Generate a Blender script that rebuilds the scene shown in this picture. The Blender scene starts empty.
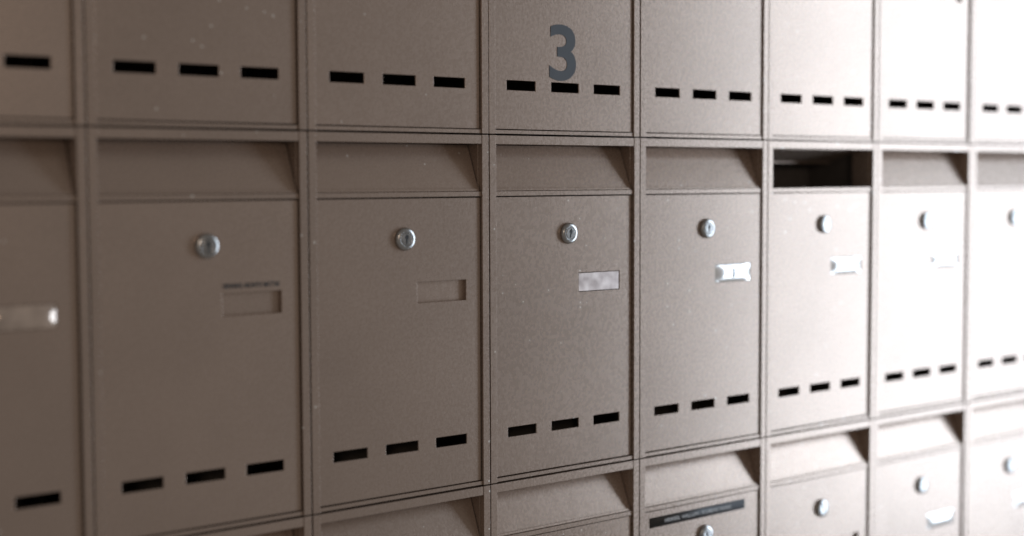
import bpy, bmesh, math, random
from mathutils import Vector, Matrix
random.seed(7)
sc = bpy.context.scene
COL = sc.collection
sc.view_settings.view_transform = 'Standard'
sc.view_settings.look = 'None'
sc.view_settings.exposure = 0

W = 0.25
P = 0.4265
ZC = 1.40
# ------------------------------------------------------------ materials
def mat_new(name):
    m = bpy.data.materials.new(name)
    m.use_nodes = True
    nt = m.node_tree
    b = nt.nodes['Principled BSDF']
    return m, nt, b

def paint(name, base, rough=0.36, specks=True, metallic=0.0):
    m, nt, b = mat_new(name)
    N = nt.nodes; L = nt.links
    tc = N.new('ShaderNodeTexCoord')
    oi = N.new('ShaderNodeObjectInfo')
    ad = N.new('ShaderNodeVectorMath'); ad.operation = 'ADD'
    sc_ = N.new('ShaderNodeVectorMath'); sc_.operation = 'SCALE'
    cx = N.new('ShaderNodeCombineXYZ')
    for i in range(3): L.new(oi.outputs['Random'], cx.inputs[i])
    sc_.inputs['Scale'].default_value = 37.0
    L.new(cx.outputs[0], sc_.inputs[0])
    L.new(tc.outputs['Object'], ad.inputs[0]); L.new(sc_.outputs[0], ad.inputs[1])
    n1 = N.new('ShaderNodeTexNoise'); n1.inputs['Scale'].default_value = 560; n1.inputs['Detail'].default_value = 3
    L.new(ad.outputs[0], n1.inputs['Vector'])
    n2 = N.new('ShaderNodeTexNoise'); n2.inputs['Scale'].default_value = 7; n2.inputs['Detail'].default_value = 4
    L.new(ad.outputs[0], n2.inputs['Vector'])
    n3 = N.new('ShaderNodeTexNoise'); n3.inputs['Scale'].default_value = 210; n3.inputs['Detail'].default_value = 3
    L.new(ad.outputs[0], n3.inputs['Vector'])
    mixh = N.new('ShaderNodeMath'); mixh.operation = 'MULTIPLY_ADD'
    L.new(n3.outputs['Fac'], mixh.inputs[0]); mixh.inputs[1].default_value = 0.4
    L.new(n1.outputs['Fac'], mixh.inputs[2])
    bp = N.new('ShaderNodeBump'); bp.inputs['Strength'].default_value = 0.20; bp.inputs['Distance'].default_value = 0.0007
    L.new(mixh.outputs[0], bp.inputs['Height'])
    L.new(bp.outputs[0], b.inputs['Normal'])
    mr = N.new('ShaderNodeMapRange'); mr.inputs[1].default_value = 0.3; mr.inputs[2].default_value = 0.7
    mr.inputs[3].default_value = 0.95; mr.inputs[4].default_value = 1.05
    L.new(n2.outputs['Fac'], mr.inputs[0])
    mo = N.new('ShaderNodeMapRange'); mo.inputs[3].default_value = 0.95; mo.inputs[4].default_value = 1.05
    L.new(oi.outputs['Random'], mo.inputs[0])
    mf = N.new('ShaderNodeMapRange'); mf.inputs[1].default_value = 0.3; mf.inputs[2].default_value = 0.7
    mf.inputs[3].default_value = 0.97; mf.inputs[4].default_value = 1.03
    L.new(n1.outputs['Fac'], mf.inputs[0])
    mm0 = N.new('ShaderNodeMath'); mm0.operation = 'MULTIPLY'
    L.new(mr.outputs[0], mm0.inputs[0]); L.new(mf.outputs[0], mm0.inputs[1])
    mm = N.new('ShaderNodeMath'); mm.operation = 'MULTIPLY'
    L.new(mm0.outputs[0], mm.inputs[0]); L.new(mo.outputs[0], mm.inputs[1])
    cs = N.new('ShaderNodeVectorMath'); cs.operation = 'SCALE'
    cs.inputs[0].default_value = base
    L.new(mm.outputs[0], cs.inputs['Scale'])
    vo = N.new('ShaderNodeTexVoronoi'); vo.inputs['Scale'].default_value = 95
    L.new(ad.outputs[0], vo.inputs['Vector'])
    sz = N.new('ShaderNodeSeparateColor'); L.new(vo.outputs['Color'], sz.inputs[0])
    thr = N.new('ShaderNodeMath'); thr.operation = 'GREATER_THAN'; thr.inputs[1].default_value = 0.80
    L.new(sz.outputs[0], thr.inputs[0])
    rad = N.new('ShaderNodeMath'); rad.operation = 'MULTIPLY'; rad.inputs[1].default_value = 0.13
    L.new(sz.outputs[1], rad.inputs[0])
    near = N.new('ShaderNodeMath'); near.operation = 'LESS_THAN'
    L.new(vo.outputs['Distance'], near.inputs[0]); L.new(rad.outputs[0], near.inputs[1])
    sp = N.new('ShaderNodeMath'); sp.operation = 'MULTIPLY'
    L.new(thr.outputs[0], sp.inputs[0]); L.new(near.outputs[0], sp.inputs[1])
    sp2 = N.new('ShaderNodeMath'); sp2.operation = 'MULTIPLY'; sp2.inputs[1].default_value = 0.9 if specks else 0.0
    L.new(sp.outputs[0], sp2.inputs[0])
    mx = N.new('ShaderNodeMix'); mx.data_type = 'RGBA'
    L.new(sp2.outputs[0], mx.inputs[0]); L.new(cs.outputs[0], mx.inputs[6]); mx.inputs[7].default_value = (0.82, 0.78, 0.72, 1)
    L.new(mx.outputs[2], b.inputs['Base Color'])
    rr = N.new('ShaderNodeMapRange'); rr.inputs[1].default_value = 0.3; rr.inputs[2].default_value = 0.7
    rr.inputs[3].default_value = rough - 0.02; rr.inputs[4].default_value = rough + 0.03
    L.new(n3.outputs['Fac'], rr.inputs[0]); L.new(rr.outputs[0], b.inputs['Roughness'])
    b.inputs['Metallic'].default_value = metallic
    b.inputs['IOR'].default_value = 1.5
    return m

M_PAINT = paint('beige_powder_coat', (0.345, 0.262, 0.211), 0.27, True, 0.45)
M_METAL, nt, b = mat_new('nickel_lock_metal')
b.inputs['Metallic'].default_value = 1; b.inputs['Roughness'].default_value = 0.24
nz = nt.nodes.new('ShaderNodeTexNoise'); nz.inputs['Scale'].default_value = 300
cr = nt.nodes.new('ShaderNodeValToRGB'); cr.color_ramp.elements[0].color = (.26, .255, .25, 1); cr.color_ramp.elements[1].color = (.52, .51, .50, 1)
tc = nt.nodes.new('ShaderNodeTexCoord')
nt.links.new(tc.outputs['Object'], nz.inputs['Vector']); nt.links.new(nz.outputs['Fac'], cr.inputs[0]); nt.links.new(cr.outputs[0], b.inputs['Base Color'])
def plain(name, col, rough, metal=0, scale=60, var=0.1):
    m, nt, b = mat_new(name)
    nz = nt.nodes.new('ShaderNodeTexNoise'); nz.inputs['Scale'].default_value = scale; nz.inputs['Detail'].default_value = 3
    tc = nt.nodes.new('ShaderNodeTexCoord'); nt.links.new(tc.outputs['Object'], nz.inputs['Vector'])
    cr = nt.nodes.new('ShaderNodeValToRGB')
    cr.color_ramp.elements[0].position = .35; cr.color_ramp.elements[1].position = .65
    cr.color_ramp.elements[0].color = tuple(c*(1-var) for c in col)+(1,)
    cr.color_ramp.elements[1].color = tuple(min(1, c*(1+var)) for c in col)+(1,)
    nt.links.new(nz.outputs['Fac'], cr.inputs[0]); nt.links.new(cr.outputs[0], b.inputs['Base Color'])
    b.inputs['Roughness'].default_value = rough; b.inputs['Metallic'].default_value = metal
    return m
M_BLACK = plain('black_keyhole', (.01, .01, .01), .6)
M_NUM = plain('dark_grey_number', (.042, .046, .052), .6)
M_STRIP = plain('dark_sticker_film', (.03, .032, .036), .5)
M_STXT = plain('white_sticker_text', (.6, .6, .6), .5)
M_DTXT = plain('dark_text', (.03, .027, .025), .5)
M_CARD = plain('card_painted_reflection', (.80, .69, .67), .25, .3, 60, .32)  # pale card; mottled colour stands in for a cloudy reflection
M_PLAS = plain('glossy_name_window', (.90, .88, .86), .26, .6, 40, .1)
M_CLEAR = plain('smoky_name_window', (.48, .38, .31), .14, .3, 40, .2)
M_WALL = plain('dark_plaster_wall', (.12, .11, .10), .9, 0, 12, .1)
M_INNER = plain('unlit_inner_metal', (.10, .085, .075), .8)  # shade inside the boxes put into a darker metal colour

# ------------------------------------------------------------ mesh helpers
def add_box(bm, x0, x1, y0, y1, z0, z1, mi=0):
    vs = [bm.verts.new((x, y, z)) for x in (x0, x1) for y in (y0, y1) for z in (z0, z1)]
    for f in ((0,1,3,2),(4,6,7,5),(0,4,5,1),(2,3,7,6),(0,2,6,4),(1,5,7,3)):
        fc = bm.faces.new([vs[i] for i in f]); fc.material_index = mi
    return vs

def bake(bm, name, mats, bevel=0.0, seg=2, solid=None):
    bmesh.ops.recalc_face_normals(bm, faces=bm.faces)
    me = bpy.data.meshes.new(name+'_src'); bm.to_mesh(me); bm.free()
    for m in mats: me.materials.append(m)
    o = bpy.data.objects.new('tmp', me); COL.objects.link(o)
    for p in me.polygons: p.use_smooth = True
    if bevel:
        bv = o.modifiers.new('b', 'BEVEL'); bv.width = bevel; bv.segments = seg
        bv.limit_method = 'ANGLE'; bv.angle_limit = math.radians(35); bv.harden_normals = True
    dg = bpy.context.evaluated_depsgraph_get()
    out = bpy.data.meshes.new_from_object(o.evaluated_get(dg), preserve_all_data_layers=True, depsgraph=dg)
    out.name = name
    bpy.data.objects.remove(o)
    return out

FL = 0.0104
H = P - 0.0016
D0, D1 = 0.006, 0.3500
ZT = H - 0.0107      # underside of top rail
ZL = 0.3570          # bottom of the mail recess
def body_mesh():
    bm = bmesh.new(); g = 0.0008; dp = 0.13
    add_box(bm, g, FL, -0.0036, 0.004, 0.0, H)
    add_box(bm, W-FL, W-g, -0.0036, 0.004, 0.0, H)
    add_box(bm, FL+.0002, W-FL-.0002, -0.0030, 0.034, ZT, H-.0003)
    add_box(bm, FL+.0002, W-FL-.0002, -0.0018, 0.004, 0.0003, 0.0048)
    add_box(bm, FL+.0002, W-FL-.0002, -0.0012, 0.010, D1+.0013, ZL)
    add_box(bm, FL-.002, FL+.0008, 0.0042, 0.036, 0.354, ZT-.0003)
    add_box(bm, W-FL-.0008, W-FL+.002, 0.0042, 0.036, 0.354, ZT-.0003)
    add_box(bm, g+.0003, g+.0014, 0.0042, dp, 0.0005, H-.0006, 0)
    add_box(bm, W-g-.0014, W-g-.0003, 0.0042, dp, 0.0005, H-.0006, 0)
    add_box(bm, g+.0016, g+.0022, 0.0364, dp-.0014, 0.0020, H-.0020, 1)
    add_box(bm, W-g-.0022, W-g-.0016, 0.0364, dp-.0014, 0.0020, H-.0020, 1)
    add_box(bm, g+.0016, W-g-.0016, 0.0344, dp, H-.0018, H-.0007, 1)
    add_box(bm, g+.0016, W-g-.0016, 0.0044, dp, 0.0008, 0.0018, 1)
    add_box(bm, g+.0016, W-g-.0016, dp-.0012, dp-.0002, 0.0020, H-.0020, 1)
    return bake(bm, 'body', [M_PAINT, M_INNER], 0.0024, 4)

VENT = [(0.212, .181), (0.494, .181), (0.7775, .181)]
PL = (0.584*W, round((0.7775+.0905)*W, 6), 0.2275, 0.2520)
def door_mesh(opening=True):
    xs = [0.0115, W-0.0115]; holes = []
    zb = (D0+.0475, D0+.0595)
    for c, w in VENT:
        x0 = round((c-w/2)*W, 6); x1 = round((c+w/2)*W, 6); xs += [x0, x1]; holes.append((x0, x1, zb[0], zb[1]))
    zs = [D0, D1, zb[0], zb[1]]
    if opening:
        xs += [PL[0], PL[1]]; zs += [PL[2], PL[3]]; holes.append(PL)
    # the holder's left cut lies within a hair of the middle vent's right cut
    xs = sorted(set(xs)); zs = sorted(set(zs))
    bm = bmesh.new(); V = {}
    def v(i, j):
        if (i, j) not in V: V[(i, j)] = bm.verts.new((xs[i], 0, zs[j]))
        return V[(i, j)]
    for i in range(len(xs)-1):
        for j in range(len(zs)-1):
            cx = (xs[i]+xs[i+1])/2; cz = (zs[j]+zs[j+1])/2
            if any(h[0] < cx < h[1] and h[2] < cz < h[3] for h in holes): continue
            bm.faces.new((v(i, j), v(i+1, j), v(i+1, j+1), v(i, j+1)))
    ret = bmesh.ops.extrude_face_region(bm, geom=bm.faces[:])
    for e in ret['geom']:
        if isinstance(e, bmesh.types.BMVert): e.co.y += 0.0022
    return bake(bm, 'door', [M_PAINT], 0.0006, 2)

PL = (round((0.494+.0905)*W, 6),) + PL[1:]

FD = 0.0225
def flap_mesh():
    bm = bmesh.new()
    L = math.hypot(FD, ZT-ZL-.0015)
    add_box(bm, FL+.0014, W-FL-.0014, 0, 0.0014, -L, 0)
    add_box(bm, FL+.0014, W-FL-.0014, -0.0014, 0.0016, -L-.0008, -L+.0026)
    return bake(bm, 'mail_flap', [M_PAINT], 0.0006, 2)

def lathe(bm, prof, seg=40, mi=0):
    rings = []
    for r, y in prof:
        if r < 1e-6: rings.append([bm.verts.new((0, y, 0))])
        else: rings.append([bm.verts.new((r*math.cos(a), y, r*math.sin(a))) for a in [2*math.pi*k/seg for k in range(seg)]])
    for a, b_ in zip(rings, rings[1:]):
        for k in range(seg):
            k2 = (k+1) % seg
            if len(b_) == 1: f = bm.faces.new((a[k], a[k2], b_[0]))
            elif len(a) == 1: f = bm.faces.new((a[0], b_[k], b_[k2]))
            else: f = bm.faces.new((a[k], a[k2], b_[k2], b_[k]))
            f.material_index = mi
def lock_mesh():
    bm = bmesh.new()
    lathe(bm, [(0.0134, 0.0), (0.0134, -0.0024), (0.0126, -0.0044), (0.0114, -0.0052), (0.0096, -0.0055), (0.0084, -0.0056), (0.0080, -0.0048), (0.0074, -0.0048), (0.0070, -0.0056), (0.0, -0.0056)])
    add_box(bm, -0.0012, 0.0012, -0.00580, -0.0050, -0.0058, 0.0058, 1)
    add_box(bm, -0.0025, 0.0025, -0.00585, -0.0050, 0.0004, 0.0040, 1)
    return bake(bm, 'lock', [M_METAL, M_BLACK], 0.0003, 2)

def holder_empty():
    bm = bmesh.new()
    x0, x1, z0, z1 = PL
    add_box(bm, x0-.002, x1+.002, 0.0052, 0.0060, z0-.002, z1+.002)
    add_box(bm, x0-.002, x1+.002, 0.0024, 0.0051, z1+.0002, z1+.0018)
    add_box(bm, x0-.002, x1+.002, 0.0024, 0.0051, z0-.0018, z0-.0002)
    add_box(bm, x1+.0002, x1+.0018, 0.0024, 0.0051, z0, z1)
    add_box(bm, x0-.0018, x0-.0002, 0.0024, 0.0051, z0, z1)
    return bake(bm, 'name_holder', [M_PAINT], 0.0003, 1)
def holder_card():
    bm = bmesh.new()
    x0, x1, z0, z1 = PL
    add_box(bm, x0+.0006, x1-.0006, 0.0006, 0.0022, z0+.0006, z1-.0006)
    return bake(bm, 'name_card', [M_CARD], 0.0004, 1)
def holder_bulge(divided=False, mat=None, amp=0.0030):
    bm = bmesh.new(); x0, x1, z0, z1 = PL
    nz_, nx = 12, 24; G = {}
    for i in range(nx+1):
        for j in range(nz_+1):
            u = i/nx; t = j/nz_
            e = min(1, min(u, 1-u)/0.22); e = math.sin(e*math.pi/2)
            y = 0.0005 - amp*math.sin(math.pi*t)**0.8*e
            G[i, j] = bm.verts.new((x0+.0004+(x1-x0-.0008)*u, y, z0+.0004+(z1-z0-.0008)*t))
    for i in range(nx):
        for j in range(nz_):
            bm.faces.new((G[i, j], G[i+1, j], G[i+1, j+1], G[i, j+1]))
    if divided:
        xm = (x0+x1)/2
        add_box(bm, xm-.0012, xm+.0012, -0.0030, 0.001, z0+.006, z1-.006, 1)
    return bake(bm, 'name_window', [mat or M_PLAS, M_BLACK], 0, 1)

ME = dict(body=body_mesh(), door=door_mesh(), flap=flap_mesh(), lock=lock_mesh(),
          empty=holder_empty(), card=holder_card(), bulge=holder_bulge(), bulge2=holder_bulge(True),
          smoky=holder_bulge(False, M_CLEAR, 0.0048))

def text_mesh(txt, height, mat, depth=0.0004, bold=0.0, xs=1.0):
    cu = bpy.data.curves.new('t', 'FONT'); cu.body = txt; cu.size = 1; cu.extrude = 0.0; cu.offset = bold
    cu.resolution_u = 12
    o = bpy.data.objects.new('tmp', cu); COL.objects.link(o)
    dg = bpy.context.evaluated_depsgraph_get()
    me = bpy.data.meshes.new_from_object(o.evaluated_get(dg), depsgraph=dg)
    bpy.data.objects.remove(o)
    bm = bmesh.new(); bm.from_mesh(me)
    bmesh.ops.remove_doubles(bm, verts=bm.verts, dist=1e-5)
    mnx = min(v.co.x for v in bm.verts); mxx = max(v.co.x for v in bm.verts)
    mny = min(v.co.y for v in bm.verts); mxy = max(v.co.y for v in bm.verts)
    k = height/(mxy-mny)
    for v in bm.verts:
        v.co = Vector(((v.co.x-(mnx+mxx)/2)*k*xs, 0, (v.co.y-(mny+mxy)/2)*k))
    ret = bmesh.ops.extrude_face_region(bm, geom=bm.faces[:])
    for e in ret['geom']:
        if isinstance(e, bmesh.types.BMVert): e.co.y -= depth
    bmesh.ops.recalc_face_normals(bm, faces=bm.faces)
    for f in bm.faces: f.smooth = False
    out = bpy.data.meshes.new('lettering'); bm.to_mesh(out); bm.free()
    out.materials.clear()
    out.materials.append(mat)
    return out, (mxx-mnx)*k*xs

def part(name, me, parent, loc=(0, 0, 0), rot=(0, 0, 0)):
    o = bpy.data.objects.new(name, me); COL.objects.link(o)
    o.parent = parent; o.location = loc; o.rotation_euler = rot
    return o

FLAP_ANG = math.atan2(FD, ZT-ZL-.0015)
COLS = range(-2, 8)
for row in (1, 2, 3):
    z0 = ZC - 0.373 + (2-row)*P
    for c in COLS:
        e = bpy.data.objects.new('mailbox', None); COL.objects.link(e)
        e.empty_display_size = 0.05
        e.location = (c*W, random.uniform(-.0004, .0004), z0)
        e['category'] = 'mailbox'; e['group'] = 'wall of apartment mailboxes'
        part('body', ME['body'], e)
        d = part('door', ME['door'], e, (0, random.uniform(-.0003, .0003), 0), (0, random.uniform(-.0012, .0012), random.uniform(-.003, .003)))
        part('lock', ME['lock'], d, (0.513*W, 0, 0.303), (0, random.uniform(-.25, .25), 0))
        opened = (row == 2 and c == 4)
        tilt = -FLAP_ANG
        if opened: tilt = math.radians(72)
        part('mail_flap', ME['flap'], e, (0, FD+.0017, ZT-.0006), (tilt, 0, 0))
        kind = 'bulge'
        if row == 2: kind = {-1: 'smoky', 0: 'empty', 1: 'empty', 2: 'card', 3: 'bulge2'}.get(c, 'bulge')
        if row == 1: kind = 'empty' if c in (0, 1, 5) else 'bulge'
        if row == 3: kind = 'empty' if c in (4,) else 'bulge'
        nm = {'empty': 'name_holder', 'card': 'name_card'}.get(kind, 'name_window')
        part(nm, ME[kind], d)
        lab = {'empty': 'beige painted steel mailbox with an empty name holder',
               'card': 'beige painted steel mailbox with a name card, cloudy reflection painted on',
               'bulge2': 'beige painted steel mailbox with a split glossy name window',
               'smoky': 'beige painted steel mailbox with a shiny brownish name window',
               'bulge': 'beige painted steel mailbox with a glossy name window'}[kind]
        if row == 1 and c == 2:
            me, w = text_mesh('3', 0.070, M_NUM, 0.0004, 0.018, 1.16)
            part('number_sign', me, d, (0.478*W, -0.0001, D0+.0605+.0363))
            lab = 'beige painted steel mailbox with a dark grey number 3'
        if opened: lab = 'beige painted steel mailbox with its mail flap pushed open'
        if row == 2 and c == 0:
            me, w = text_mesh('HENNING ARONTO MATTAS', 0.0056, M_DTXT, 0.0001, 0.04)
            for v in me.vertices: v.co.x *= 0.068/w
            part('name_lettering', me, d, (0.722*W, -0.0001, PL[3]+.0075))
            lab = 'beige painted steel mailbox with small lettering above empty name holder'
        if row == 3 and c == 3:
            bm = bmesh.new(); add_box(bm, -.0935, .0935, -.0004, 0, -.0068, .0068)
            s = part('sticker_strip', bake(bm, 'sticker_strip', [M_STRIP]), d, (.462*W, -.0001, D1-.0155))
            me, w = text_mesh('HERREL WILLUM - S LASNE MARIS', 0.0048, M_STXT, 0.0002)
            for v in me.vertices: v.co.x *= 0.13/w
            bm = bmesh.new(); bm.from_mesh(s.data)
            bm2 = bmesh.new(); bm2.from_mesh(me)
            for f in bm2.faces:
                vs = [bm.verts.new(v.co + Vector((0, -.00045, 0))) for v in f.verts]
                nf = bm.faces.new(vs); nf.material_index = 1
            bm.to_mesh(s.data); bm.free(); bm2.free(); s.data.materials.append(M_STXT)
            lab = 'beige painted steel mailbox with a dark lettered strip on its door'
        e['label'] = lab

bm = bmesh.new(); add_box(bm, -1.2, 2.6, 0.14, 0.2, 0.3, 2.5)
w = bpy.data.objects.new('wall', bake(bm, 'wall', [M_WALL])); COL.objects.link(w)
w['kind'] = 'structure'

# ------------------------------------------------------------ light
wd = bpy.data.worlds.new('World'); sc.world = wd; wd.use_nodes = True
bg = wd.node_tree.nodes['Background']
bg.inputs[0].default_value = (1.0, 0.91, 0.83, 1); bg.inputs[1].default_value = 0.205
def area(name, loc, target, sx, sy, power, col):
    l = bpy.data.lights.new(name, 'AREA'); l.shape = 'RECTANGLE'; l.size = sx; l.size_y = sy
    l.energy = power; l.color = col
    o = bpy.data.objects.new(name, l); COL.objects.link(o); o.location = loc
    d = Vector(target)-Vector(loc); o.rotation_euler = d.to_track_quat('-Z', 'Y').to_euler()
    return o
area('window_light', (3.86, -1.6, ZC-0.0), (3.66, 0, ZC-0.0), 2.1, 2.8, 138, (0.80, 0.95, 1.12))
area('warm_lamp', (-0.05, -2.8, ZC+0.5), (0.5, 0, ZC), 0.4, 0.4, 7, (1.0, 0.80, 0.64))

# ------------------------------------------------------------ camera
cd = bpy.data.cameras.new('camera'); cam = bpy.data.objects.new('camera', cd); COL.objects.link(cam)
cam.location = (-0.546, -1.367, ZC)
R = Matrix.Rotation(math.radians(-38.4), 4, 'Z') @ Matrix.Rotation(math.radians(90-3.62), 4, 'X') @ Matrix.Rotation(math.radians(-0.2), 4, 'Z')
cam.rotation_euler = R.to_euler()
cd.lens = 50; cd.sensor_width = 36; cd.clip_end = 100; cd.clip_start = 0.01
cd.dof.use_dof = True; cd.dof.focus_distance = 1.76; cd.dof.aperture_fstop = 1.5
sc.camera = cam
